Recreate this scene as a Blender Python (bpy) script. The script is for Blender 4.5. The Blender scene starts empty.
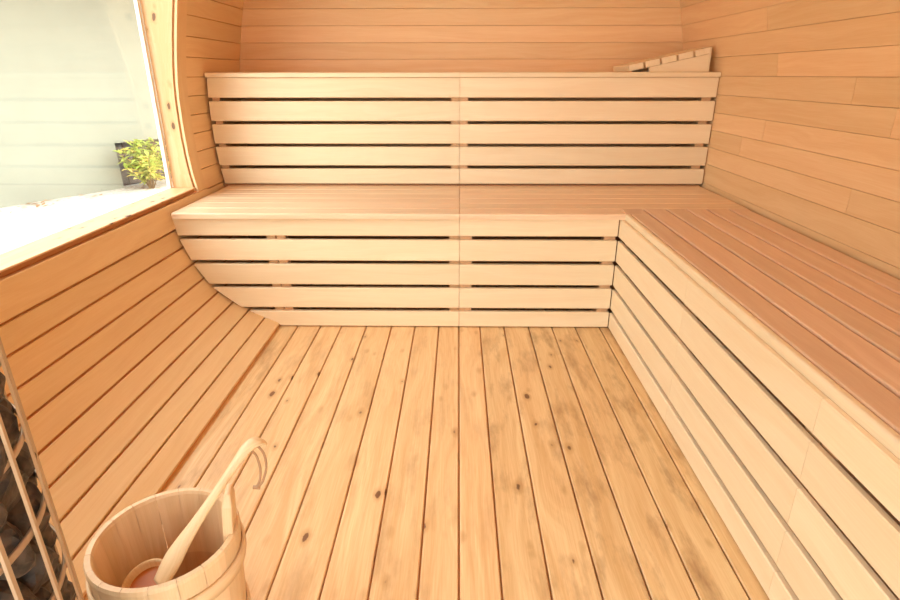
import bpy, bmesh, math, random
from mathutils import Vector, Matrix, noise
random.seed(7)
S = bpy.context.scene
C = S.collection
V3 = Vector

# ------------------------------------------------------------------ helpers
class MB:
    """collects boards and shapes, links them as one mesh object"""
    def __init__(self):
        self.v = []; self.f = []; self.uv = []; self.r = []; self.sm = []
    def quad(self, pts, uvs, rnd, smooth=False):
        b = len(self.v); self.v += [tuple(p) for p in pts]
        self.f.append(tuple(range(b, b+len(pts)))); self.uv.append(uvs); self.r.append(rnd); self.sm.append(smooth)
    def prism(self, p0, U, V, N, prof, s, e, rnd=None, uvo=None):
        """profile points (v, n), ends s(v), e(v) along U"""
        if rnd is None: rnd = random.random()
        if uvo is None: uvo = (random.uniform(0, 40), random.uniform(0, 40))
        n = len(prof); cum = [0]
        for i in range(n):
            a = prof[i]; b = prof[(i+1) % n]; cum.append(cum[-1]+math.hypot(b[0]-a[0], b[1]-a[1]))
        def P(u, q): return p0+U*u+V*q[0]+N*q[1]
        b0 = len(self.v)
        for q in prof: self.v.append(tuple(P(s(q[0]), q)))
        for q in prof: self.v.append(tuple(P(e(q[0]), q)))
        for i in range(n):
            j = (i+1) % n
            a, b = prof[i], prof[j]
            self.f.append((b0+i, b0+n+i, b0+n+j, b0+j))
            self.uv.append([(s(a[0])+uvo[0], cum[i]+uvo[1]), (e(a[0])+uvo[0], cum[i]+uvo[1]),
                            (e(b[0])+uvo[0], cum[i+1]+uvo[1]), (s(b[0])+uvo[0], cum[i+1]+uvo[1])])
            self.r.append(rnd); self.sm.append(False)
        self.f.append(tuple(b0+i for i in range(n))); self.uv.append([(q[1]*3+uvo[0], q[0]+uvo[1]) for q in prof]); self.r.append(rnd); self.sm.append(False)
        self.f.append(tuple(b0+n+i for i in reversed(range(n)))); self.uv.append([(q[1]*3+uvo[0], q[0]+uvo[1]) for q in reversed(prof)]); self.r.append(rnd); self.sm.append(False)
    def board(self, p0, U, V, N, L, W, T, c=.0015, s=None, e=None, rnd=None):
        """surface at n=0, p0 its corner; chamfered long edges"""
        p0, U, V, N = V3(p0), V3(U).normalized(), V3(V).normalized(), V3(N).normalized()
        if c > .004:
            prof = [(0, -T), (0, -c)]+[(c-c*math.cos(a), -c+c*math.sin(a)) for a in (.39, .79, 1.18)]+[(c, 0), (W-c, 0)]
            prof += [(W-c+c*math.sin(a), -c+c*math.cos(a)) for a in (.39, .79, 1.18)]+[(W, -c), (W, -T)]
        else:
            prof = [(0, -T), (0, -c), (c, 0), (W-c, 0), (W, -c), (W, -T)]
        self.prism(p0, U, V, N, prof, s or (lambda v: 0.0), e or (lambda v: L), rnd)
    def box(self, a, b, axis=0, c=.001, rnd=None):
        """axis aligned box with the grain along axis"""
        a, b = V3(a), V3(b); lo = V3([min(a[i], b[i]) for i in range(3)]); hi = V3([max(a[i], b[i]) for i in range(3)])
        d = hi-lo; ax = [V3((1, 0, 0)), V3((0, 1, 0)), V3((0, 0, 1))]
        u = axis; v = (axis+1) % 3; n = (axis+2) % 3
        w, t = d[v], d[n]
        prof = [(c, 0), (w-c, 0), (w, -c), (w, -t+c), (w-c, -t), (c, -t), (0, -t+c), (0, -c)]
        p0 = lo.copy(); p0[n] = hi[n]
        self.prism(p0, ax[u], ax[v], ax[n], prof, lambda v: 0.0, lambda v: d[u], rnd)
    def tube(self, pts, r, seg=10, cap=True, flat=1.0, up=(0, 0, 1), smooth=True, rnd=None):
        pts = [V3(p) for p in pts]; n = len(pts)
        if rnd is None: rnd = random.random()
        R = r if isinstance(r, (list, tuple)) else [r]*n
        F = flat if isinstance(flat, (list, tuple)) else [flat]*n
        b0 = len(self.v); L = 0; Ls = []
        for i, p in enumerate(pts):
            t = (pts[min(i+1, n-1)]-pts[max(i-1, 0)]).normalized()
            sd = t.cross(V3(up)); sd = sd.normalized() if sd.length > 1e-4 else V3((1, 0, 0))
            nn = sd.cross(t).normalized()
            if i: L += (p-pts[i-1]).length
            Ls.append(L)
            for k in range(seg):
                a = 2*math.pi*k/seg
                self.v.append(tuple(p+sd*math.cos(a)*R[i]+nn*math.sin(a)*R[i]*F[i]))
        for i in range(n-1):
            for k in range(seg):
                k2 = (k+1) % seg
                self.f.append((b0+i*seg+k, b0+i*seg+k2, b0+(i+1)*seg+k2, b0+(i+1)*seg+k))
                va, vb = k/seg*R[i]*6.28, (k+1)/seg*R[i]*6.28
                self.uv.append([(Ls[i], va), (Ls[i], vb), (Ls[i+1], vb), (Ls[i+1], va)]); self.r.append(rnd); self.sm.append(smooth)
        if cap:
            self.f.append(tuple(b0+k for k in reversed(range(seg)))); self.uv.append([(0, 0)]*seg); self.r.append(rnd); self.sm.append(False)
            self.f.append(tuple(b0+(n-1)*seg+k for k in range(seg))); self.uv.append([(0, 0)]*seg); self.r.append(rnd); self.sm.append(False)
    def lathe(self, prof, c, seg=48, closed=False, smooth=True, rnd=.5, sx=1, sy=1, vgrain=True):
        b0 = len(self.v); c = V3(c); m = len(prof)
        for (r, z) in prof:
            for k in range(seg):
                a = 2*math.pi*k/seg
                self.v.append((c.x+r*math.cos(a)*sx, c.y+r*math.sin(a)*sy, c.z+z))
        rows = m if closed else m-1; cum = [0]
        for i in range(m):
            a = prof[i]; b = prof[(i+1) % m]; cum.append(cum[-1]+math.hypot(b[0]-a[0], b[1]-a[1]))
        for i in range(rows):
            j = (i+1) % m
            for k in range(seg):
                k2 = (k+1) % seg
                self.f.append((b0+i*seg+k, b0+i*seg+k2, b0+j*seg+k2, b0+j*seg+k))
                wa, wb = k/seg*.75, (k+1)/seg*.75
                if vgrain: self.uv.append([(cum[i], wa), (cum[i], wb), (cum[i+1], wb), (cum[i+1], wa)])
                else: self.uv.append([(wa, cum[i]), (wb, cum[i]), (wb, cum[i+1]), (wa, cum[i+1])])
                self.r.append(rnd); self.sm.append(smooth)
    def build(self, name, mat, parent=None, merge=False, origin=None):
        me = bpy.data.meshes.new(name)
        o0 = V3(origin) if origin is not None else V3((0, 0, 0))
        me.from_pydata([tuple(V3(v)-o0) for v in self.v], [], self.f)
        uv = me.uv_layers.new(name='UVMap'); at = me.attributes.new('rnd', 'FLOAT', 'FACE')
        i = 0
        for fi, u in enumerate(self.uv):
            at.data[fi].value = self.r[fi]
            me.polygons[fi].use_smooth = self.sm[fi]
            for q in u: uv.data[i].uv = q; i += 1
        me.update()
        bm = bmesh.new(); bm.from_mesh(me)
        if merge: bmesh.ops.remove_doubles(bm, verts=bm.verts, dist=1e-5)
        bmesh.ops.recalc_face_normals(bm, faces=bm.faces); bm.to_mesh(me); bm.free()
        me.materials.append(mat)
        o = bpy.data.objects.new(name, me); C.objects.link(o)
        if parent is not None: o.parent = parent; o.location = o0-world(parent)
        else: o.location = o0
        return o
def world(o):
    p = V3((0, 0, 0))
    while o is not None: p += o.location; o = o.parent
    return p
def tag(o, label, cat, group=None, kind=None):
    o['label'] = label; o['category'] = cat
    if group: o['group'] = group
    if kind: o['kind'] = kind
    return o
def thing(name, label, cat, loc=(0, 0, 0), group=None):
    o = bpy.data.objects.new(name, None); C.objects.link(o); o.location = loc; o.empty_display_size = .1
    return tag(o, label, cat, group)
def struct(o): o['kind'] = 'structure'; return o

# ------------------------------------------------------------------ materials
def nodes(name):
    m = bpy.data.materials.new(name); m.use_nodes = True
    nt = m.node_tree; b = nt.nodes['Principled BSDF']; return m, nt, b
def wood(name, base, dark, var=.10, grain=.5, knot=0.0, rough=.5, stain=0.0, stain_col=(.25, .17, .1), kscale=3.0, gs=1.0, spec=.35, ksize=.10):
    m, nt, b = nodes(name); N = nt.nodes; L = nt.links
    def new(t, **k):
        n = N.new(t)
        for a, x in k.items(): setattr(n, a, x)
        return n
    uv = new('ShaderNodeUVMap'); uv.uv_map = 'UVMap'
    def mapping(sx, sy):
        mp = new('ShaderNodeMapping'); mp.inputs['Scale'].default_value = (sx, sy, 1); L.new(uv.outputs[0], mp.inputs[0]); return mp
    # broad growth-ring figure
    warp = new('ShaderNodeTexNoise'); warp.inputs['Scale'].default_value = 1.0; warp.inputs['Detail'].default_value = 2
    L.new(mapping(1.6*gs, 7*gs).outputs[0], warp.inputs[0])
    mp = mapping(1.1*gs, 30*gs)
    add = new('ShaderNodeVectorMath', operation='MULTIPLY_ADD'); add.inputs[1].default_value = (0, 5, 0)
    L.new(warp.outputs['Color'], add.inputs[0]); L.new(mp.outputs[0], add.inputs[2])
    n1 = new('ShaderNodeTexNoise'); n1.inputs['Scale'].default_value = 1.0; n1.inputs['Detail'].default_value = 5; n1.inputs['Roughness'].default_value = .6
    L.new(add.outputs[0], n1.inputs[0])
    n2 = new('ShaderNodeTexNoise'); n2.inputs['Scale'].default_value = 1.0; n2.inputs['Detail'].default_value = 3
    L.new(mapping(9*gs, 320*gs).outputs[0], n2.inputs[0])
    mix = new('ShaderNodeMath', operation='MULTIPLY_ADD'); mix.inputs[1].default_value = .45
    L.new(n2.outputs[0], mix.inputs[0]); L.new(n1.outputs[0], mix.inputs[2])
    ramp = new('ShaderNodeValToRGB'); ramp.color_ramp.elements[0].position = .50; ramp.color_ramp.elements[1].position = .88
    ramp.color_ramp.elements[0].color = (0, 0, 0, 1); ramp.color_ramp.elements[1].color = (1, 1, 1, 1)
    L.new(mix.outputs[0], ramp.inputs[0])
    gf = new('ShaderNodeMath', operation='MULTIPLY'); gf.inputs[1].default_value = grain; L.new(ramp.outputs[0], gf.inputs[0])
    col = new('ShaderNodeMix', data_type='RGBA'); col.inputs[6].default_value = (*base, 1); col.inputs[7].default_value = (*dark, 1)
    L.new(gf.outputs[0], col.inputs[0]); out = col.outputs[2]
    if stain > 0:
        ns = new('ShaderNodeTexNoise'); ns.inputs['Scale'].default_value = 1; ns.inputs['Detail'].default_value = 6; ns.inputs['Roughness'].default_value = .65
        L.new(mapping(4, 14).outputs[0], ns.inputs[0])
        rs = new('ShaderNodeMapRange'); rs.inputs[1].default_value = .50; rs.inputs[2].default_value = .78; rs.inputs[4].default_value = stain
        L.new(ns.outputs[0], rs.inputs[0])
        ms = new('ShaderNodeMix', data_type='RGBA'); ms.inputs[7].default_value = (*stain_col, 1)
        ar = new('ShaderNodeAttribute'); ar.attribute_name = 'rnd'
        iv = new('ShaderNodeMath', operation='SUBTRACT'); iv.inputs[0].default_value = 1.3; L.new(ar.outputs['Fac'], iv.inputs[1])
        sm_ = new('ShaderNodeMath', operation='MULTIPLY', use_clamp=True); L.new(rs.outputs[0], sm_.inputs[0]); L.new(iv.outputs[0], sm_.inputs[1])
        L.new(sm_.outputs[0], ms.inputs[0]); L.new(out, ms.inputs[6]); out = ms.outputs[2]
    if knot > 0:
        vo = new('ShaderNodeTexVoronoi'); vo.inputs['Scale'].default_value = 1; vo.inputs['Randomness'].default_value = 1
        wp = new('ShaderNodeTexNoise'); wp.inputs['Scale'].default_value = 60; wp.inputs['Detail'].default_value = 2
        L.new(uv.outputs[0], wp.inputs[0])
        a2 = new('ShaderNodeVectorMath', operation='MULTIPLY_ADD'); a2.inputs[1].default_value = (.12, .12, 0)
        mk = mapping(kscale, kscale*2.2); L.new(wp.outputs['Color'], a2.inputs[0]); L.new(mk.outputs[0], a2.inputs[2]); L.new(a2.outputs[0], vo.inputs['Vector'])
        # per-cell size from the cell colour
        sep = new('ShaderNodeSeparateColor'); L.new(vo.outputs['Color'], sep.inputs[0])
        sz = new('ShaderNodeMapRange'); sz.inputs[1].default_value = 1-knot; sz.inputs[2].default_value = 1; sz.inputs[3].default_value = 0; sz.inputs[4].default_value = ksize
        L.new(sep.outputs[0], sz.inputs[0])
        lt = new('ShaderNodeMath', operation='SUBTRACT'); L.new(sz.outputs[0], lt.inputs[0]); L.new(vo.outputs['Distance'], lt.inputs[1])
        kr = new('ShaderNodeMapRange'); kr.inputs[1].default_value = 0; kr.inputs[2].default_value = .03; kr.inputs[4].default_value = .9
        L.new(lt.outputs[0], kr.inputs[0])
        halo = new('ShaderNodeMapRange'); halo.inputs[1].default_value = -.16; halo.inputs[2].default_value = 0; halo.inputs[4].default_value = .5
        L.new(lt.outputs[0], halo.inputs[0])
        big = new('ShaderNodeMath', operation='GREATER_THAN'); big.inputs[1].default_value = .01; L.new(sz.outputs[0], big.inputs[0])
        hm = new('ShaderNodeMath', operation='MULTIPLY'); L.new(halo.outputs[0], hm.inputs[0]); L.new(big.outputs[0], hm.inputs[1])
        k1 = new('ShaderNodeMix', data_type='RGBA'); k1.inputs[7].default_value = (dark[0]*.7, dark[1]*.6, dark[2]*.5, 1)
        L.new(hm.outputs[0], k1.inputs[0]); L.new(out, k1.inputs[6])
        k2 = new('ShaderNodeMix', data_type='RGBA'); k2.inputs[7].default_value = (.15, .065, .028, 1)
        L.new(kr.outputs[0], k2.inputs[0]); L.new(k1.outputs[2], k2.inputs[6]); out = k2.outputs[2]
    at = new('ShaderNodeAttribute'); at.attribute_name = 'rnd'
    vr = new('ShaderNodeMapRange'); vr.inputs[3].default_value = 1-var; vr.inputs[4].default_value = 1+var*.6; L.new(at.outputs['Fac'], vr.inputs[0])
    hu = new('ShaderNodeMath', operation='MULTIPLY_ADD'); hu.inputs[1].default_value = -.006*var/.1; hu.inputs[2].default_value = .502
    L.new(at.outputs['Fac'], hu.inputs[0])
    hs = new('ShaderNodeHueSaturation'); L.new(vr.outputs[0], hs.inputs['Value']); L.new(hu.outputs[0], hs.inputs['Hue']); L.new(out, hs.inputs['Color'])
    L.new(hs.outputs[0], b.inputs['Base Color'])
    b.inputs['Roughness'].default_value = rough
    b.inputs['Specular IOR Level'].default_value = spec
    bp = new('ShaderNodeBump'); bp.inputs['Strength'].default_value = .12; bp.inputs['Distance'].default_value = .001
    L.new(mix.outputs[0], bp.inputs['Height']); L.new(bp.outputs[0], b.inputs['Normal'])
    return m
def plain(name, col, rough=.5, metal=0, noise_amt=0, nscale=20, spec=.5):
    m, nt, b = nodes(name)
    b.inputs['Roughness'].default_value = rough; b.inputs['Metallic'].default_value = metal; b.inputs['Specular IOR Level'].default_value = spec
    if noise_amt:
        n = nt.nodes.new('ShaderNodeTexNoise'); n.inputs['Scale'].default_value = nscale; n.inputs['Detail'].default_value = 6
        tc = nt.nodes.new('ShaderNodeTexCoord'); nt.links.new(tc.outputs['Object'], n.inputs[0])
        mx = nt.nodes.new('ShaderNodeMix'); mx.data_type = 'RGBA'; mx.inputs[6].default_value = tuple(max(0, c*(1-noise_amt)) for c in col)+(1,)
        mx.inputs[7].default_value = tuple(min(1, c*(1+noise_amt)) for c in col)+(1,)
        mr = nt.nodes.new('ShaderNodeMapRange'); mr.inputs[1].default_value = .3; mr.inputs[2].default_value = .7
        nt.links.new(n.outputs[0], mr.inputs[0]); nt.links.new(mr.outputs[0], mx.inputs[0]); nt.links.new(mx.outputs[2], b.inputs['Base Color'])
        bp = nt.nodes.new('ShaderNodeBump'); bp.inputs['Strength'].default_value = .5; bp.inputs['Distance'].default_value = .004
        nt.links.new(n.outputs[0], bp.inputs['Height']); nt.links.new(bp.outputs[0], b.inputs['Normal'])
    else: b.inputs['Base Color'].default_value = (*col, 1)
    return m
def glassy(name, tint=(1, 1, 1), refl=.06):
    m = bpy.data.materials.new(name); m.use_nodes = True; nt = m.node_tree; nt.nodes.clear()
    o = nt.nodes.new('ShaderNodeOutputMaterial'); t = nt.nodes.new('ShaderNodeBsdfTransparent'); t.inputs[0].default_value = (*tint, 1)
    g = nt.nodes.new('ShaderNodeBsdfGlossy'); g.inputs['Roughness'].default_value = .02
    fr = nt.nodes.new('ShaderNodeFresnel'); fr.inputs[0].default_value = 1.33 if refl < .05 else 1.45
    ge = nt.nodes.new('ShaderNodeNewGeometry'); mr = nt.nodes.new('ShaderNodeMapRange'); ior = fr.inputs[0].default_value
    mr.inputs[3].default_value = ior; mr.inputs[4].default_value = 1/ior; nt.links.new(ge.outputs['Backfacing'], mr.inputs[0]); nt.links.new(mr.outputs[0], fr.inputs[0])
    mx = nt.nodes.new('ShaderNodeMixShader'); nt.links.new(fr.outputs[0], mx.inputs[0]); nt.links.new(t.outputs[0], mx.inputs[1]); nt.links.new(g.outputs[0], mx.inputs[2])
    nt.links.new(mx.outputs[0], o.inputs[0]); return m

PINE = wood('pine_wall_boards', (.87, .625, .355), (.75, .46, .215), var=.09, grain=.6, rough=.45)
PINE_L = wood('pine_curved_wall_boards', (.86, .62, .35), (.73, .45, .21), var=.06, grain=.5, knot=.05, rough=.45)
SILLSHADE = plain('sill_shade_brown', (.50, .22, .07), .8)  # brown for the strip under the sill, shade put into the colour
BACKMID = plain('board_tongue_orange', (.68, .32, .11), .8)
BACKSOFT = plain('board_tongue_pale', (.80, .54, .30), .8)
FLOORM = wood('knotty_pine_floor', (.87, .65, .36), (.66, .40, .17), var=.12, grain=.8, knot=.9, rough=.42, stain=1.3, stain_col=(.42, .24, .11), kscale=8.5, spec=.4, ksize=.15)
BENCH = wood('pale_aspen_bench', (.89, .755, .53), (.78, .58, .34), var=.06, grain=.45, knot=.02, rough=.42)
SEATR = wood('reddish_alder_seat', (.77, .575, .41), (.64, .42, .26), var=.10, grain=.7, rough=.36, gs=1.2)
SEAT = wood('aspen_seat', (.87, .68, .47), (.72, .47, .28), var=.08, grain=.6, rough=.3)
JAMB = wood('yellow_pine_frame', (.80, .56, .32), (.66, .38, .16), var=.05, grain=.7, knot=.95, rough=.42, kscale=13, ksize=.22)
POSTM = wood('bench_post_wood', (.70, .45, .25), (.5, .28, .12), var=.1, grain=.4)
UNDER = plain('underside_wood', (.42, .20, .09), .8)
BUCKM = wood('bucket_staves', (.84, .60, .36), (.66, .40, .18), var=.08, grain=.45, rough=.45, gs=2)
LADM = wood('ladle_wood', (.86, .64, .38), (.66, .42, .2), var=.03, grain=.5, rough=.45, gs=3)
GLASS = glassy('window_glass', (.98, 1.0, .98))
DARKM = plain('dark_screw', (.05, .025, .015), .6)
WATER = glassy('clear_water', (.90, .86, .86), .02)
LINER = plain('bucket_liner', (.50, .38, .32), .25)
AMBER = plain('amber_water_in_ladle', (.50, .16, .03), .3, spec=.2)
STONE = plain('sauna_stone', (.072, .047, .032), .6, 0, .8, 60)
STEEL = plain('heater_cage_steel', (.52, .39, .27), .4, .6)
CORE = plain('heater_core_dark', (.02, .016, .014), .7)
LEATH = plain('ladle_cord', (.42, .24, .12), .6)
PLASTER = plain('outside_render_wall', (.265, .265, .21), .9, 0, .03, 4)
SOFFIT = plain('brown_soffit_boards', (.30, .17, .11), .7)
GRAVEL = plain('outside_gravel', (.62, .58, .52), .95, 0, .25, 25)
FENCEM = plain('dark_timber', (.10, .085, .08), .8, 0, .4, 12)
FRAMEW = plain('white_window_frame', (.85, .80, .72), .4)
LEAF = plain('yellow_green_leaf', (.42, .50, .10), .5, 0, .35, 9)
LEAF2 = plain('yellow_leaf', (.75, .62, .16), .5, 0, .2, 9)
STEM = plain('shrub_stem', (.22, .14, .07), .8)
DRY = plain('dry_leaf', (.40, .22, .10), .8)

# ------------------------------------------------------------------ the room: a barrel seen from its glass front
YF, YB = -.55, 3.03
LP = [(-.705, .014), (-.762, .040), (-.826, .067), (-.885, .100), (-.938, .142), (-.983, .200), (-1.015, .258), (-1.043, .324), (-1.062, .390),
      (-1.078, .478), (-1.090, .560), (-1.096, .632), (-1.098, .705), (-1.098, .778), (-1.096, .851), (-1.090, .924), (-1.079, .998), (-1.066, 1.073), (-1.051, 1.148), (-1.035, 1.222),
      (-1.015, 1.296), (-.985, 1.37), (-.95, 1.44), (-.91, 1.51), (-.865, 1.575), (-.815, 1.635), (-.76, 1.69), (-.70, 1.74), (-.635, 1.785), (-.565, 1.825), (-.49, 1.86), (-.415, 1.89), (-.335, 1.915), (-.255, 1.935), (-.17, 1.95), (-.085, 1.96), (0, 1.965)]
RP = [(-x if z < .5 else min(-x+.012, 1.105), z) for x, z in LP[:-1]]
RP = [(x if z < .3 or z > .9 else 1.104, z) for x, z in RP]
def wallx(z, P=LP):
    for (x0, z0), (x1, z1) in zip(P, P[1:]):
        if z0 <= z <= z1: return x0+(x1-x0)*(z-z0)/(z1-z0)
    return P[0][0] if z < P[0][1] else P[-1][0]
ZW0, ZW1 = .478, 1.44          # window opening in the left wall (board rows)
YW0, YW1 = .35, 2.326+.085     # with the casings
def rows(mb, P, i0, i1, gap, c, hole=False, joints=False, T=.014):
    for i in range(i0, i1):
        a, b = V3((P[i][0], 0, P[i][1])), V3((P[i+1][0], 0, P[i+1][1]))
        d = (b-a).normalized(); nrm = V3((0, 1, 0)).cross(d) if P[i][0] < 0 or P[i+1][0] < 0 else d.cross(V3((0, 1, 0)))
        inward = V3((-(a.x+b.x)/2, 0, .9-(a.z+b.z)/2))
        if nrm.dot(inward) < 0: nrm = -nrm
        W = (b-a).length-gap
        spans = [(YF, YB)]
        if hole and ZW0-.001 <= P[i][1] < ZW1: spans = [(YF, YW0), (YW1, YB)]
        if joints:
            js = sorted(joints.get(i, []))
            pts = [YF]+js+[YB]; spans = [(p+(.0006 if k else 0), q-.0006) for k, (p, q) in enumerate(zip(pts, pts[1:]))]
        for (p, q) in spans:
            mb.board(a+d*gap/2+V3((0, p, 0)), (0, 1, 0), d, nrm, q-p, W, T, c)
def shell(P, i0, i1, name, off, hole=False):
    mb = MB()
    for i in range(i0, i1):
        a, b = P[i], P[i+1]
        def o(p, k):
            q = P[max(k-1, 0)]; r = P[min(k+1, len(P)-1)]
            t = V3((r[0]-q[0], 0, r[1]-q[1])).normalized(); n = V3((-t.z, 0, t.x))
            if n.dot(V3((-p[0], 0, .9-p[1]))) > 0: n = -n
            return V3((p[0], 0, p[1]))+n*off, n
        (A, n0), (B, n1) = o(a, i), o(b, i+1)
        spans = [(YF-.05, YB+.05)]
        if hole and ZW0-.001 <= a[1] < ZW1: spans = [(YF-.05, YW0+.03), (YW1-.03, YB+.05)]
        for p, q in spans:
            y0, y1 = V3((0, p, 0)), V3((0, q, 0)); A2, B2 = A+n0*.04, B+n1*.04
            for pts in ((A+y0, A+y1, B+y1, B+y0), (A2+y0, B2+y0, B2+y1, A2+y1), (A+y0, B+y0, B2+y0, A2+y0), (A+y1, A2+y1, B2+y1, B+y1), (A+y0, A2+y0, A2+y1, A+y1), (B+y0, B+y1, B2+y1, B2+y0)):
                mb.quad(pts, [(0, 0)]*4, .5)
    return mb
IW = 23   # boards above this row belong to the ceiling
mb = MB(); rows(mb, LP, 0, 9, .0055, .0018, T=.016); rows(mb, LP, 9, IW, .0022, .001, hole=True)
wl = struct(mb.build('wall_left', PINE_L))
shell(LP, 0, IW, 'b', .0125, hole=True).build('wall_backing', BACKMID, wl)
mb = MB(); J = {i: [random.uniform(.6, 2.4)] for i in range(9, IW)}; J[15] = [2.14, .9]; J[12] = [2.16]; J[16] = [1.2]
rows(mb, RP, 0, IW, .0009, .0008, joints=J)
wr = struct(mb.build('wall_right', PINE)); shell(RP, 0, IW, 'b', .0125).build('wall_backing', BACKSOFT, wr)
CP = LP[IW:]+[(-x, z) for x, z in reversed(LP[IW:-1])]
mb = MB(); rows(mb, CP, 0, len(CP)-1, .0022, .001)
ce = struct(mb.build('ceiling', PINE)); shell(CP, 0, len(CP)-1, 'b', .0125).build('ceiling_backing', BACKSOFT, ce)
# back wall, boards running across
mb = MB(); z = 1.002-.0743*13
Z = []
zz = 1.002-.0743*14
while zz < 1.99: Z.append(zz); zz += .0743
def halfw(z):
    z = max(z, .015)
    if z > 1.44:
        for (x0, z0), (x1, z1) in zip(LP[IW:], LP[IW+1:]):
            if z0 <= z <= z1: return -(x0+(x1-x0)*(z-z0)/(z1-z0))
        return 0.05
    return -wallx(z)
for zz in Z:
    z0, z1 = max(zz, .0), min(zz+.0743, 1.962)
    if z1-z0 < .01: continue
    w = max(halfw(z0), halfw(z1), halfw((z0+z1)/2))+.014
    w = min(w, 1.11)
    mb.board((-w, YB, z0+.0006), (1, 0, 0), (0, 0, 1), (0, -1, 0), 2*w, z1-z0-.0012, .014, .0009)
wb = struct(mb.build('wall_back', PINE))
m2 = MB(); m2.box((-1.16, YB+.0125, -.03), (1.16, YB+.05, 2.03)); m2.build('wall_backing', BACKSOFT, wb)
# floor
seams = [-.72, -.6375, -.5463, -.463, -.364, -.263, -.170, -.075, .0044, .0875, .1825, .280, .372, .464, .560, .655, .75, .845, .94, 1.03, 1.12]
mb = MB()
FT = [.5, .75, .8, .85, .7, 1, .75, .85, .95, .45, .5, .3, .35, .2, .35, .5]
for k, (a, b) in enumerate(zip(seams, seams[1:])):
    mb.board((a+.002, YF, 0), (0, 1, 0), (1, 0, 0), (0, 0, 1), YB-YF, b-a-.004, .02, .0022, rnd=FT[k] if k < len(FT) else .5)
fl = struct(mb.build('floor', FLOORM))
m2 = MB(); m2.box((-1.2, YF-.05, -.06), (1.2, YB+.05, -.014)); m2.build('floor_backing', BACKMID, fl)
# glass front behind the camera: jambs, head and a pane, unseen, the opening sized for the daylight it lets in
TOPF = 1.36; FX = .50
FR = struct(bpy.data.objects.new('window_2', None)); C.objects.link(FR)
mb = MB()
for zz in Z:
    z0, z1 = max(zz, .0), min(zz+.0743, 1.962)
    if z1-z0 < .01: continue
    w = min(max(halfw(z0), halfw(z1))+.014, 1.11)
    for sx in (-1, 1):
        if w > FX+.04 and z0 < TOPF-.04: a, b = sorted((sx*FX, sx*w))
        elif z0 >= TOPF-.04: a, b = (-w, 0) if sx < 0 else (0, w)
        else: continue
        if b-a > .01: mb.board((a, YF, z0+.0009), (1, 0, 0), (0, 0, 1), (0, 1, 0), b-a, z1-z0-.0018, .014, .001)
wf = struct(mb.build('wall_front', PINE))
mb = MB(); mb.box((-FX-.04, YF-.02, 0), (-FX, YF+.03, TOPF+.04), 2); mb.box((FX, YF-.02, 0), (FX+.04, YF+.03, TOPF+.04), 2); mb.box((-FX, YF-.02, TOPF), (FX, YF+.03, TOPF+.04), 0); mb.box((-FX, YF-.02, 0), (FX, YF+.03, .03), 0)
mb.build('window_frame', JAMB, FR)
mb = MB(); mb.box((-FX, YF+.002, .03), (FX, YF+.008, TOPF)); mb.build('glass_pane', GLASS, FR)

# left window with deep pine reveal
WN = struct(bpy.data.objects.new('window_1', None)); C.objects.link(WN)
yj = 2.326; yn = YW0+.085; zs = .503; XG = -1.172
mb = MB()   # bottom casing on the wall, sill board
mb.box((-1.176, yn-.02, zs-.005), (-1.077, yj, zs), 1, .0012)
mb.build('window_sill', JAMB, WN)
mb = MB(); mb.box((-1.15, yn-.02, zs-.02), (-1.086, yj, zs-.0055), 1); mb.build('shadow_strip', SILLSHADE, WN)  # recessed strip below the sill, painted brown to stand in for shade
mb = MB()
def along(y0, y1, xin, xout, zA, zB, face=0):
    """board following the curved wall between heights zA and zB, in X between wall+xin and xout"""
    n = 14; rnd = random.random(); uo = random.uniform(0, 20)
    st = [zA+(zB-zA)*k/n for k in range(n+1)]
    for a, b in zip(st, st[1:]):
        Pa = [V3((wallx(a)+xin, y0, a)), V3((wallx(a)+xin, y1, a)), V3((xout(a), y1, a)), V3((xout(a), y0, a))]
        Pb = [V3((wallx(b)+xin, y0, b)), V3((wallx(b)+xin, y1, b)), V3((xout(b), y1, b)), V3((xout(b), y0, b))]
        for k in range(4):
            k2 = (k+1) % 4; w = (Pa[k2]-Pa[k]).length; o = k*.31
            mb.quad([Pa[k], Pa[k2], Pb[k2], Pb[k]], [(a+uo, o), (a+uo, o+w), (b+uo, o+w), (b+uo, o)], rnd)
    for P, s in ((Pa, 1),):
        pass
    a, b = zA, zB
    for q in (a, b):
        mb.quad([V3((wallx(q)+xin, y0, q)), V3((wallx(q)+xin, y1, q)), V3((xout(q), y1, q)), V3((xout(q), y0, q))], [(0, 0)]*4, rnd)
mb = MB(); along(yj, yj+.022, -.006, lambda z: XG+.0035, zs-.017, 1.46); along(yn-.022, yn, .012, lambda z: XG+.0035, zs-.017, 1.46); mb.build('reveal_board', JAMB, WN)
mb = MB(); along(yj+.0045, yj+.085, .010, lambda z: wallx(z)+.0005, .487, 1.46); along(yn-.085, yn-.0235, .010, lambda z: wallx(z)+.0005, .487, 1.46)
mb.box((-1.0765, yn-.085, 1.44), (-.945, yj+.085, 1.455), 1)
mb.board((-1.053, yn-.085, .398), (0, 1, 0), (-.17, 0, 1), (1, 0, .17), yj-yn+.17, .087, .024, .0015)
mb.build('casing', PINE_L, WN)
mb = MB(); mb.box((-1.176, yn, 1.425), (-.96, yj, 1.44), 1); mb.build('head_board', JAMB, WN)
mb = MB(); mb.box((XG-.012, yj-.018, zs), (XG+.002, yj, 1.425), 2); mb.box((XG-.012, yn, zs), (XG+.006, yn+.018, 1.425), 2); mb.box((XG-.012, yn+.018, 1.41), (XG+.006, yj-.018, 1.425), 1)
mb.box((XG-.03, yn-.03, zs-.05), (XG-.006, yj+.03, zs-.0005), 1)
mb.build('window_frame', FRAMEW, WN)
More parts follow.
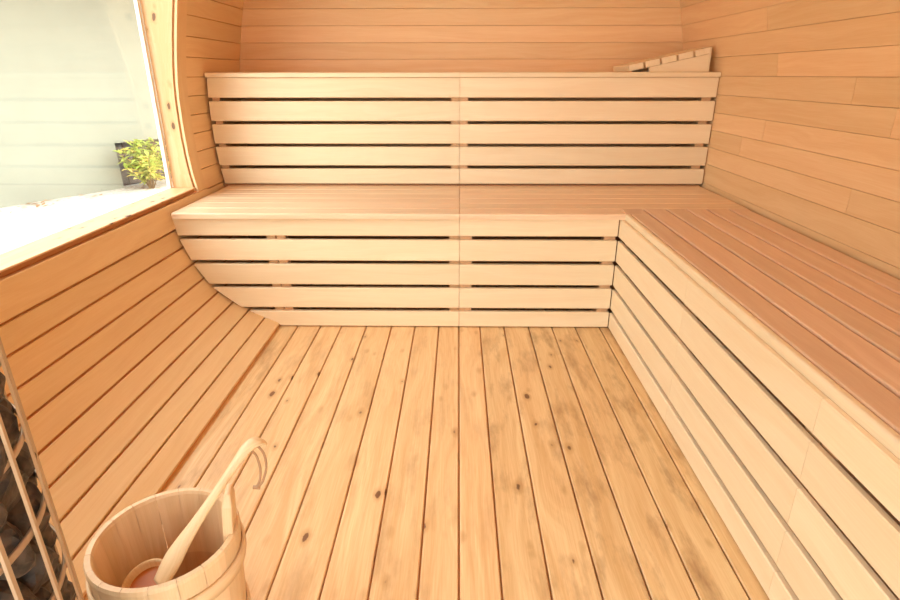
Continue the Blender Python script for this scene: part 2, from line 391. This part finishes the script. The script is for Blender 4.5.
mb = MB(); mb.box((XG-.006, yn+.018, zs), (XG, yj-.018, 1.41)); mb.build('glass_pane', GLASS, WN)

# ------------------------------------------------------------------ benches
Y1, Y2 = 2.059, 2.600
ZS, ZU = .462, .941
LOW = [(.004, .0675), (.083, .1645), (.179, .2605), (.275, .3565), (.3715, .4405)]
UP = [(.470, .5375), (.552, .6335), (.647, .7295), (.743, .8255), (.8395, .921)]
def lowleft(z): return wallx(max(z, .016))+.007 if z > .02 else -.70
XJ = .004
def front_panel(rowsz, y, xl, xr, mat, parent, T=.018, c=.003):
    mb = MB()
    for z0, z1 in rowsz:
        mb.board((0, y, z0), (1, 0, 0), (0, 0, 1), (0, -1, 0), 0, z1-z0, T, c,
                 s=lambda v, z0=z0: xl(z0+v), e=lambda v, z0=z0: xr(z0+v))
    return mb.build('front_panel', mat, parent)
K = lambda a: (lambda z: a)
def mkpost(x0, x1, y0, y1, z0, z1, parent):
    mb = MB(); mb.box((x0, y0, z0), (x1, y1, z1), 2); return mb.build('support_post', POSTM, parent)
# lower bench, two sections meeting at XJ
lb1 = thing('lower_bench', 'left half of the lower back bench, ending at the curved wall under the window', 'bench', (-.5, 2.35, 0), 'sections of the lower back bench')
lb2 = thing('lower_bench', 'right half of the lower back bench, running behind the side bench to the right wall', 'bench', (.5, 2.35, 0), 'sections of the lower back bench')
front_panel(LOW, Y1, lowleft, K(XJ-.0007), BENCH, lb1)
front_panel(LOW, Y1, K(XJ+.0007), K(.589), BENCH, lb2)
yse = 2.036
def seat(parent, x0, x1, mat, ys, z, front, first_x1=None, T=.021, left=None):
    mb = MB()
    for k, (a, b) in enumerate(zip(ys, ys[1:])):
        xr = first_x1 if (k == 0 and first_x1) else x1
        mb.board((x0, a, z), (1, 0, 0), (0, 1, 0), (0, 0, 1), xr-x0, b-a-.0022, T, .006 if k == 0 else .002, s=left)
    return mb.build('seat', mat, parent)
ys1 = [yse, 2.128, 2.222, 2.316, 2.410, 2.504, 2.600]
seat(lb1, -1.049, XJ-.0007, SEAT, ys1, ZS, True)
seat(lb2, XJ+.0007, 1.088, SEAT, ys1, ZS, True, first_x1=.606)
for x0, x1, p in ((-.724, -.69, lb1), (-.686, -.652, lb1), (-.034, XJ-.001, lb1), (XJ+.001, .052, lb2), (.545, .588, lb2)):
    mkpost(x0, x1, Y1+.0185, Y1+.055, .055 if x0 < -.6 else .003, ZS-.022, p)
for p, x0, x1 in ((lb1, -.98, XJ-.002), (lb2, XJ+.002, 1.08)):
    for ya, yb in ((Y1+.06, Y1+.10), (Y2-.10, Y2-.05)):
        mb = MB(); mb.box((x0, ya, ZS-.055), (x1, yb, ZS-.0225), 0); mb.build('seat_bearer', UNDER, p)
# upper bench
ub1 = thing('upper_bench', 'left half of the high rear bench, below the window-side corner of the back wall', 'bench', (-.5, 2.8, 0), 'sections of the upper back bench')
ub2 = thing('upper_bench', 'right half of the high rear bench, carrying the slatted wooden headrest', 'bench', (.5, 2.8, 0), 'sections of the upper back bench')
front_panel(UP, Y2, lambda z: wallx(z)+.012, K(XJ-.0007), BENCH, ub1)
front_panel(UP, Y2, K(XJ+.0007), K(1.098), BENCH, ub2)
ys2 = [2.582, 2.675, 2.765, 2.855, 2.940, 3.026]
seat(ub1, -1.084, XJ-.0007, BENCH, ys2, ZU, True, T=.019, left=lambda v: 0.006)
seat(ub2, XJ+.0007, 1.096, BENCH, ys2, ZU, True, T=.019)
for x0, x1, p in ((-1.075, -1.043, ub1), (-.034, XJ-.001, ub1), (XJ+.001, .040, ub2), (1.046, 1.085, ub2)):
    mkpost(x0, x1, Y2+.0185, Y2+.055, ZS+.004, ZU-.0195, p)
for p, x0, x1 in ((ub1, -1.04, XJ-.036), (ub2, .042, 1.04)):
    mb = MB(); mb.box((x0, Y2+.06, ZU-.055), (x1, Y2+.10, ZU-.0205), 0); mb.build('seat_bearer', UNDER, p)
for p, x0, x1 in ((ub1, -1.09, XJ-.002), (ub2, XJ+.002, 1.09)):
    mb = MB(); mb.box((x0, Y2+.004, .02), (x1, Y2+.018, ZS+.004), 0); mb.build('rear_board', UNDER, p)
# side bench: long, its slats run towards the camera
sb = thing('side_bench', 'long low bench along the right wall with reddish slatted seat and pale slatted front', 'bench', (.85, 1.0, 0))
XF = .592; YN = YF+.04
jo = [YN, .02, .812, 1.395, Y1-.001]
for a, b in zip(jo, jo[1:]):
    mb = MB()
    for z0, z1 in LOW[:4]+[(.371, .4405)]:
        mb.board((XF, a+.0005, z0), (0, 1, 0), (0, 0, 1), (-1, 0, 0), b-a-.001, z1-z0, .012, .0025)
    mb.build('front_panel', BENCH, sb)
mb = MB()
xs = [.604, .697, .782, .857, .933, 1.017, 1.092]
mb.board((xs[0], YN, ZS), (0, 1, 0), (1, 0, 0), (0, 0, 1), yse-.0015-YN, .0175, .021, .006)
mb.build('edge_strip', BENCH, sb)
mb = MB()
for k, (a, b) in enumerate(zip(xs, xs[1:])):
    a2 = a+.0195 if k == 0 else a
    mb.board((a2, YN, ZS), (0, 1, 0), (1, 0, 0), (0, 0, 1), (2.126 if k else yse-.0015)-YN, b-a2-.007, .021, .005)
mb.board((xs[0]+.0035, yse+.0005, ZS), (0, 1, 0), (1, 0, 0), (0, 0, 1), .088, xs[1]-xs[0]-.009, .021, .0035)
mb.build('seat', SEATR, sb)
for y0, y1 in ((1.349, 1.394), (1.396, 1.441), (.766, .811), (.813, .858), (1.985, 2.03), (-.02, .04)):
    mkpost(XF+.0185, XF+.055, y0, y1, .003, ZS-.022, sb)
for y in (1.39, .81, 0.1, -.4, 2.0):
    mb = MB(); mb.box((XF+.056, y-.02, ZS-.06), (1.08, y+.02, ZS-.0225), 0); mb.build('seat_bearer', UNDER, sb)

# headrest on the upper bench
hr = thing('headrest', 'wedge-shaped slatted wooden headrest on the upper bench in the right corner', 'headrest', (.87, 2.8, ZU))
hx0, hx1, hz = .715, 1.055, .098; ang = math.atan2(hz-.026, hx1-hx0); Ls = math.hypot(hz-.026, hx1-hx0)
u = V3((math.cos(ang), 0, math.sin(ang))); nn = V3((-math.sin(ang), 0, math.cos(ang)))
for k in range(5):
    w = Ls/5
    mb = MB(); mb.board(V3((hx0+.006, 2.628, ZU+.026))+u*(k*w)+nn*.0, (0, 1, 0), u, nn, .27, w-.009, .024, .002, rnd=.3+.1*k); mb.build('slat', BENCH, hr)
for y in (2.634, 2.87):
    mb = MB(); base = V3((0, y, 0)); dz = .025/math.cos(ang)-.012
    pts = [(hx0+.095, ZU+.0005), (hx1, ZU+.0005), (hx1, ZU+hz-.0135-dz), (hx0+.095, ZU+.026+.095*math.tan(ang)-.0135-dz)]
    A = [V3((x, y, z)) for x, z in pts]; B = [V3((x, y+.018, z)) for x, z in pts]
    uvs = [(x, z) for x, z in pts]
    mb.quad(A, uvs, .7); mb.quad(list(reversed(B)), list(reversed(uvs)), .7)
    for i in range(4):
        j = (i+1) % 4; mb.quad([A[i], B[i], B[j], A[j]], [(0, 0), (.018, 0), (.018, .1), (0, .1)], .7)
    mb.build('side_panel', BENCH, hr)
for y in (2.66,):
    mb = MB(); mb.box((hx1+.0005, 2.634, ZU+.0005), (hx1+.010, 2.888, ZU+hz), 2); mb.build('end_board', BENCH, hr)

# ------------------------------------------------------------------ bucket
bx, by = -.469, .706
bk = thing('bucket', 'round wooden bucket with one raised ear stave on the floor beside the heater', 'bucket', (bx, by, 0.001))
Hb = .245; ro, rb = .1145, .098
mb = MB(); ns = 18
earA = math.atan2(.735-by, -.352-bx)    # raised stave towards the room, right of the ladle
def ring(r, a, z): return V3((bx+r*math.cos(a), by+r*math.sin(a), z))
for s in range(ns):
    a0 = earA-math.pi/ns+2*math.pi*s/ns; a1 = a0+2*math.pi/ns; rnd = random.random(); uo = random.uniform(0, 30)
    for q in range(3):
        b0, b1 = a0+(a1-a0)*q/3+(.003 if q == 0 else 0), a0+(a1-a0)*(q+1)/3-(.003 if q == 2 else 0)
        prof = [(rb, .001), (ro-.001, Hb-.006), (ro-.003, Hb), (ro-.011, Hb), (ro-.0135, Hb-.005), (rb-.013, .02)]
        for (ra, za), (rc, zc) in zip(prof, prof[1:]):
            mb.quad([ring(ra, b0, za), ring(ra, b1, za), ring(rc, b1, zc), ring(rc, b0, zc)], [(za+uo, b0*.1), (za+uo, b1*.1), (zc+uo, b1*.1), (zc+uo+.01, b0*.1)], rnd)
body = mb.build('staves', BUCKM, bk)
mb = MB(); mb.lathe([(0.0, .02), (rb-.0125, .02), (rb-.0125, .008), (0, .008)], (bx, by, 0), 40, smooth=False); mb.build('bottom_board', BUCKM, bk)
def hoop(z0, z1):
    mb = MB()
    def R(z): return rb+(ro-rb)*z/Hb+.0006
    pr = [(R(z0), z0), (R(z0)+.005, z0+.001), (R((z0+z1)/2)+.0065, (z0+z1)/2), (R(z1)+.005, z1-.001), (R(z1), z1)]
    mb.lathe(pr, (bx, by, 0), 60, closed=True, rnd=.2, vgrain=False); return mb.build('hoop', BUCKM, bk)
hoop(.178, .206); hoop(.045, .073)
# plastic liner: thin inner shell and water
mb = MB(); mb.lathe([(0.0005, .118), (.0905, .118)], (bx, by, 0), 40, smooth=False); mb.build('water', WATER, bk)
# raised ear: curved stave with an inner grip
mb = MB(); er = V3((math.cos(earA), math.sin(earA), 0)); et = V3((-er.y, er.x, 0))
pts = []; hw = .024
path = [(ro-.016, Hb-.10), (ro-.015, Hb-.06), (ro-.013, Hb-.02), (ro-.010, Hb+.018), (ro-.007, Hb+.050), (ro-.004, Hb+.070)]
def earsec(r, z, w, t):
    c = V3((bx, by, z))
    return [c+er*(r-t)-et*w, c+er*(r+t)-et*w, c+er*(r+t)+et*w, c+er*(r-t)+et*w]
secs = [earsec(r-.004, z, hw*(1 if i < 4 else (.92, .6)[i-4]), .008 if i < 5 else .004) for i, (r, z) in enumerate(path)]
for A, B in zip(secs, secs[1:]):
    for k in range(4):
        k2 = (k+1) % 4; mb.quad([A[k], A[k2], B[k2], B[k]], [(A[k].z, k*.03), (A[k].z, k*.03+.03), (B[k].z, k*.03+.03), (B[k].z, k*.03)], .6)
mb.quad(secs[0], [(0, 0)]*4, .6); mb.quad(secs[-1], [(0, 0)]*4, .6)
ear = mb.build('ear_stave', BUCKM, bk, merge=True)
bv = ear.modifiers.new('b', 'BEVEL'); bv.width = .003; bv.segments = 2

# ------------------------------------------------------------------ ladle resting in the bucket
ld = thing('ladle', 'wooden ladle leaning in the bucket with a cord loop at its curled handle', 'ladle', (-.49, .675, .16))
P_ = [(-.468, .664, .184), (-.456, .680, .206), (-.444, .700, .226), (-.428, .722, .248), (-.410, .747, .272), (-.392, .771, .296), (-.375, .794, .319), (-.362, .812, .334), (-.350, .826, .338), (-.340, .836, .330)]
w_ = [.0175, .0195, .0165, .0115, .0088, .0085, .0095, .0125, .0145, .011]
t_ = [.30, .32, .42, .62, .75, .72, .60, .48, .36, .30]
def smooth_path(P, n=4):
    out = []
    for i in range(len(P)-1):
        p0, p1, p2, p3 = P[max(i-1, 0)], P[i], P[i+1], P[min(i+2, len(P)-1)]
        for k in range(n):
            t = k/n; out.append(tuple(.5*((2*b)+(-a+c)*t+(2*a-5*b+4*c-d)*t*t+(-a+3*b-3*c+d)*t**3) for a, b, c, d in zip(p0, p1, p2, p3)))
    out.append(tuple(P[-1])); return out
SP = smooth_path([p+(w, t) for p, w, t in zip(P_, w_, t_)], 4)
mb = MB(); mb.tube([q[:3] for q in SP], [q[3] for q in SP], 16, True, [q[4] for q in SP], up=(0, 0, 1), rnd=.5); mb.build('handle', LADM, ld)
# bowl: hemispherical shell, its mouth tipped towards the camera side
bc = V3((-.497, .676, .180)); bn = V3((-.10, -.22, 1)).normalized(); bm_ = bn.to_track_quat('Z', 'Y').to_matrix()
mb = MB(); R0, R1 = .037, .0335
pr = [(R0*math.sin(a), -R0*.85*math.cos(a)) for a in [k*math.pi/2/8 for k in range(9)]]
pr = [(0.0003, -R0*.85)]+pr[1:]+[(R1, .001)]+[(R1*math.sin(a), -R1*.85*math.cos(a)) for a in [k*math.pi/2/8 for k in range(7, 0, -1)]]+[(.0003, -R1*.85)]
mb.lathe(pr, (0, 0, 0), 32, rnd=.5)
mb.v = [tuple(bc+bm_ @ V3(p)) for p in mb.v]; mb.build('bowl', LADM, ld)
mb = MB(); mb.lathe([(.0003, -.012), (.0305, -.012)], (0, 0, 0), 32, smooth=False); mb.v = [tuple(bc+bm_ @ V3(p)) for p in mb.v]
mb.build('amber_water', AMBER, ld)['label'] = 'amber water in the ladle bowl'
# cord loop through the handle end
mb = MB()
cp = smooth_path([(-.362, .818, .330), (-.352, .822, .312), (-.345, .815, .290), (-.345, .806, .272), (-.350, .800, .262)], 4)
mb.tube(cp, .0022, 8)
cp = smooth_path([(-.352, .826, .334), (-.338, .822, .316), (-.333, .812, .294), (-.340, .802, .270), (-.350, .800, .262)], 4)
mb.tube(cp, .0022, 8); mb.tube([(-.356, .799, .262), (-.344, .801, .260)], .0034, 8)
mb.build('cord_loop', LEATH, ld)

# ------------------------------------------------------------------ heater
hc = V3((-.598, .412, 0)); HR = .168; HZ0, HZ1 = .09, .86
ht = thing('sauna_heater', 'tall round sauna heater, a pale wire cage filled with dark stones', 'heater', (hc.x, hc.y, 0))
mb = MB(); mb.lathe([(.0005, HZ0), (.10, HZ0), (.10, HZ1-.06), (.0005, HZ1-.06)], hc, 32, smooth=False); mb.build('heating_core', CORE, ht)
mb = MB(); mb.lathe([(.0005, HZ0-.012), (HR, HZ0-.012), (HR, HZ0), (.0005, HZ0)], hc, 48, smooth=False); mb.build('base_plate', STEEL, ht)
for k in range(3):
    a = .3+k*2.094; mb = MB(); mb.tube([hc+V3((.10*math.cos(a), .10*math.sin(a), .001)), hc+V3((.10*math.cos(a), .10*math.sin(a), HZ0-.012))], .012, 12); mb.build('leg', STEEL, ht)
ta = math.atan2(math.sin(math.radians(41.3)), math.cos(math.radians(41.3)))   # tangent direction of the right silhouette
tang = math.radians(41.3)   # angle of the outward normal at the silhouette: (cos, sin)
nb = 22
for k in range(nb):
    a = tang-math.radians(10.5)+2*math.pi*k/nb
    mb = MB()
    d = V3((math.cos(a), math.sin(a), 0)); t = V3((-d.y, d.x, 0)); w, th = .0038, .0025
    p0 = hc+d*HR-t*w+V3((0, 0, HZ0-.004))
    mb.prism(p0, V3((0, 0, 1)), t, d, [(0, 0), (.0015, th), (2*w-.0015, th), (2*w, 0)], lambda v: 0.0, lambda v: HZ1-HZ0, .5)
    mb.build('upright_bar', STEEL, ht)
hz_ = []
z = .8
for z in [.106, .20, .30, .40, .490, .576, .662, .75, .855]:
    mb = MB(); mb.lathe([(HR-.0035, z), (HR-.0003, z+.0005), (HR-.0003, z+.0075), (HR-.0035, z+.008)], hc, 72, closed=True, vgrain=False); mb.build('hoop', STEEL, ht)
# stones
protos = []
def stone_mesh(seed, r):
    bm = bmesh.new(); bmesh.ops.create_icosphere(bm, subdivisions=3, radius=1)
    rr = random.Random(seed); off = V3((seed*3.7, seed*1.3, 0))
    pl = [(V3((rr.gauss(0, 1), rr.gauss(0, 1), rr.gauss(0, 1))).normalized(), rr.uniform(.62, .9)) for _ in range(11)]
    sc = (rr.uniform(.85, 1.05), rr.uniform(.75, 1), rr.uniform(.7, .95))
    for v in bm.verts:
        p = v.co.normalized(); k = 1.0
        for n, dd in pl:
            q = p.dot(n)
            if q > .05: k = min(k, dd/q)
        k *= 1+.07*noise.noise(p*2.3+off)+.03*noise.noise(p*7+off)
        v.co = V3((p.x*k*sc[0], p.y*k*sc[1], p.z*k*sc[2]))*r*1.12
    me = bpy.data.meshes.new('stone'); bm.to_mesh(me); bm.free(); me.materials.append(STONE)
    return me
meshes = [stone_mesh(s+1, .037) for s in range(9)]
rs = random.Random(3); lay = 0; z = HZ0+.03
src = None
while z < HZ1-.02:
    for k in range(16):
        a = 2*math.pi*(k+.5*(lay % 2))/16
        da = (a-tang+math.pi) % (2*math.pi)-math.pi
        if not (-math.radians(150) < da < math.radians(62)): continue
        r = HR-.0345+rs.uniform(-.002, .001)
        loc = hc+V3((r*math.cos(a), r*math.sin(a), z+rs.uniform(-.004, .004)))
        if src is None:
            o = bpy.data.objects.new('sauna_stone', meshes[0]); src = o
            tag(o, 'dark grey rough sauna stone packed behind the wire cage of the round heater', 'stone', 'stones in the heater cage')
        else: o = src.copy(); o.data = meshes[rs.randrange(9)]
        o.location = loc; o.rotation_euler = (rs.uniform(0, 6), rs.uniform(0, 6), rs.uniform(0, 6)); C.objects.link(o)
    z += .052; lay += 1

# ------------------------------------------------------------------ outside
ZG = -.25
mb = MB(); mb.quad([(-30, -20, ZG), (30, -20, ZG), (30, 40, ZG), (-30, 40, ZG)], [(0, 0)]*4, .5)
g = struct(mb.build('ground', GRAVEL))
# support cradle under the barrel
mb = MB(); mb.box((-.7, -.2, ZG), (.7, -.05, -.061)); mb.box((-.7, 2.4, ZG), (.7, 2.55, -.061)); struct(mb.build('trim_1', UNDER))
wd = V3((.512, .859, 0)).normalized(); wn = V3((wd.y, -wd.x, 0))   # neighbouring wall runs along wd
W0 = V3((-4.39, 5.338, ZG))
def WP(s, h, n=0): return W0+wd*s+wn*n+V3((0, 0, h))
def wbox(mb, s0, s1, h0, h1, n0, n1):
    P = [WP(s, h, n) for s in (s0, s1) for h in (h0, h1) for n in (n0, n1)]
    for f in ((0, 1, 3, 2), (4, 6, 7, 5), (0, 4, 5, 1), (2, 3, 7, 6), (0, 2, 6, 4), (1, 5, 7, 3)):
        mb.quad([P[i] for i in f], [(0, 0)]*4, .5)
sA, sB, hT = 1.215, 2.75, .49
mb = MB(); wbox(mb, -9, sA, 0, 2.5, -.2, 0); wbox(mb, sB, 12, 0, 2.5, -.2, 0); wbox(mb, sA, sB, hT, 2.5, -.2, 0)
ow = struct(mb.build('wall_outside', PLASTER))
mb = MB(); wbox(mb, sA-.1, sB+.1, 0, hT+.1, -.19, -.14)
for k in range(12):
    s = sA+k*.145; wbox(mb, s, s+.135, .02, hT+.05, -.14, -.115)
mb.build('dark_timber_panel', FENCEM, ow)
mb = MB(); wbox(mb, -9, 12, 2.3, 2.36, -.3, 1.1); wbox(mb, -9, 12, 2.2, 2.42, 1.1, 1.13)
mb.build('roof_eave', SOFFIT, ow)
# shrub
sp = V3((-3.44, 6.36, ZG))
sh = thing('shrub', 'small yellow-green leafy shrub against the white wall outside the window', 'plant', tuple(sp))
rr = random.Random(5); ms = MB(); ml = MB(); my = MB()
for k in range(22):
    a = rr.uniform(0, 6.28); lean = rr.uniform(.05, .32); h = rr.uniform(.25, .50)*(1.15-lean)
    top = sp+V3((math.cos(a)*lean, math.sin(a)*lean, h)); mid = sp+V3((math.cos(a)*lean*.35, math.sin(a)*lean*.35, h*.55))
    ms.tube([sp+V3((math.cos(a)*.02, math.sin(a)*.02, .0)), mid, top], [.006, .005, .003], 6)
    for q in range(34):
        t = rr.uniform(.35, 1.05); base = sp.lerp(top, t) if t > .5 else sp.lerp(mid, t*1.6)
        b = rr.uniform(0, 6.28); el = rr.uniform(-.2, .9); d = V3((math.cos(b)*math.cos(el), math.sin(b)*math.cos(el), math.sin(el)))
        sd = d.cross(V3((0, 0, 1))).normalized(); L = rr.uniform(.07, .13); w = L*.2; dr = V3((0, 0, -.02))
        m_ = my if rr.random() < (.5 if h < .4 else .15) else ml
        up = sd.cross(d)*.006
        p = [base, base+d*L*.45+sd*w+up, base+d*L+dr, base+d*L*.45-sd*w+up, base+d*L*.45-up]
        m_.quad([p[0], p[1], p[2], p[4]], [(0, 0)]*4, .5, True); m_.quad([p[0], p[4], p[2], p[3]], [(0, 0)]*4, .5, True)
ms.build('stems', STEM, sh)
ml.build('foliage', LEAF, sh); my.build('yellow_foliage', LEAF2, sh)
# dry leaves blown along the foot of the wall: uncountable litter
mb = MB()
for k in range(260):
    s = rr.uniform(-4, 3.2); n = abs(rr.gauss(0, .16))+.02; c = WP(s, .006+rr.uniform(0, .01), n); a = rr.uniform(0, 6.28); l = rr.uniform(.015, .04)
    d = V3((math.cos(a), math.sin(a), rr.uniform(-.1, .3))); e = V3((-math.sin(a), math.cos(a), 0))*.5
    mb.quad([c-d*l, c+e*l, c+d*l, c-e*l], [(0, 0)]*4, .5)
tag(mb.build('leaf_litter', DRY), 'dry brown leaf litter along the foot of the white wall outside', 'leaves', kind='stuff')

# ------------------------------------------------------------------ light
w = bpy.data.worlds.new('sky'); S.world = w; w.use_nodes = True
bg = w.node_tree.nodes['Background']
bg.inputs[0].default_value = (.95, .98, 1.0, 1); bg.inputs[1].default_value = 2.3
sun = bpy.data.lights.new('sun', 'SUN'); sun.energy = 1.2; sun.angle = math.radians(1.5); sun.color = (1, .95, .87)
so = bpy.data.objects.new('sun', sun); C.objects.link(so)
so.rotation_euler = V3((.50, .22, 1.15)).to_track_quat('Z', 'Y').to_euler()
def portal(loc, d, sx, sy):
    l = bpy.data.lights.new('daylight_portal', 'AREA'); l.shape = 'RECTANGLE'; l.size = sx; l.size_y = sy; l.cycles.is_portal = True
    o = bpy.data.objects.new('daylight_portal', l); C.objects.link(o); o.location = loc; o.rotation_euler = (-V3(d)).to_track_quat('Z', 'Y').to_euler()
portal((XG-.03, (yn+yj)/2, .96), (1, 0, 0), yj-yn, .95)
portal((0, YF-.03, TOPF/2), (0, 1, 0), 2*FX, TOPF)

# ------------------------------------------------------------------ camera
F = 570.0; vx, vy = 459.0, 75.0; roll = math.radians(.25)
d = V3(((vx-450)/F, -(vy-300)/F, 1)).normalized()
u = V3((math.sin(roll), math.cos(roll), 0)); u = (u-d*u.dot(d)).normalized(); r = u.cross(d).normalized()
Mx = Matrix((r, d, u))      # camera coordinates (right, up, forward) to world
cam = bpy.data.cameras.new('camera'); cam.lens = F/900*36; cam.sensor_width = 36; cam.clip_start = .02
co = bpy.data.objects.new('camera', cam); C.objects.link(co)
R = Matrix((Mx.col[0], Mx.col[1], -Mx.col[2])).transposed()
co.matrix_world = Matrix.Translation((0, 0, .93)) @ R.to_4x4()
S.camera = co
S.view_settings.view_transform = 'Standard'; S.view_settings.look = 'None'; S.view_settings.gamma = 1
S.view_settings.use_curve_mapping = False; S.view_settings.exposure = 1.56
S.cycles.max_bounces = 12; S.cycles.diffuse_bounces = 8; S.cycles.transparent_max_bounces = 12
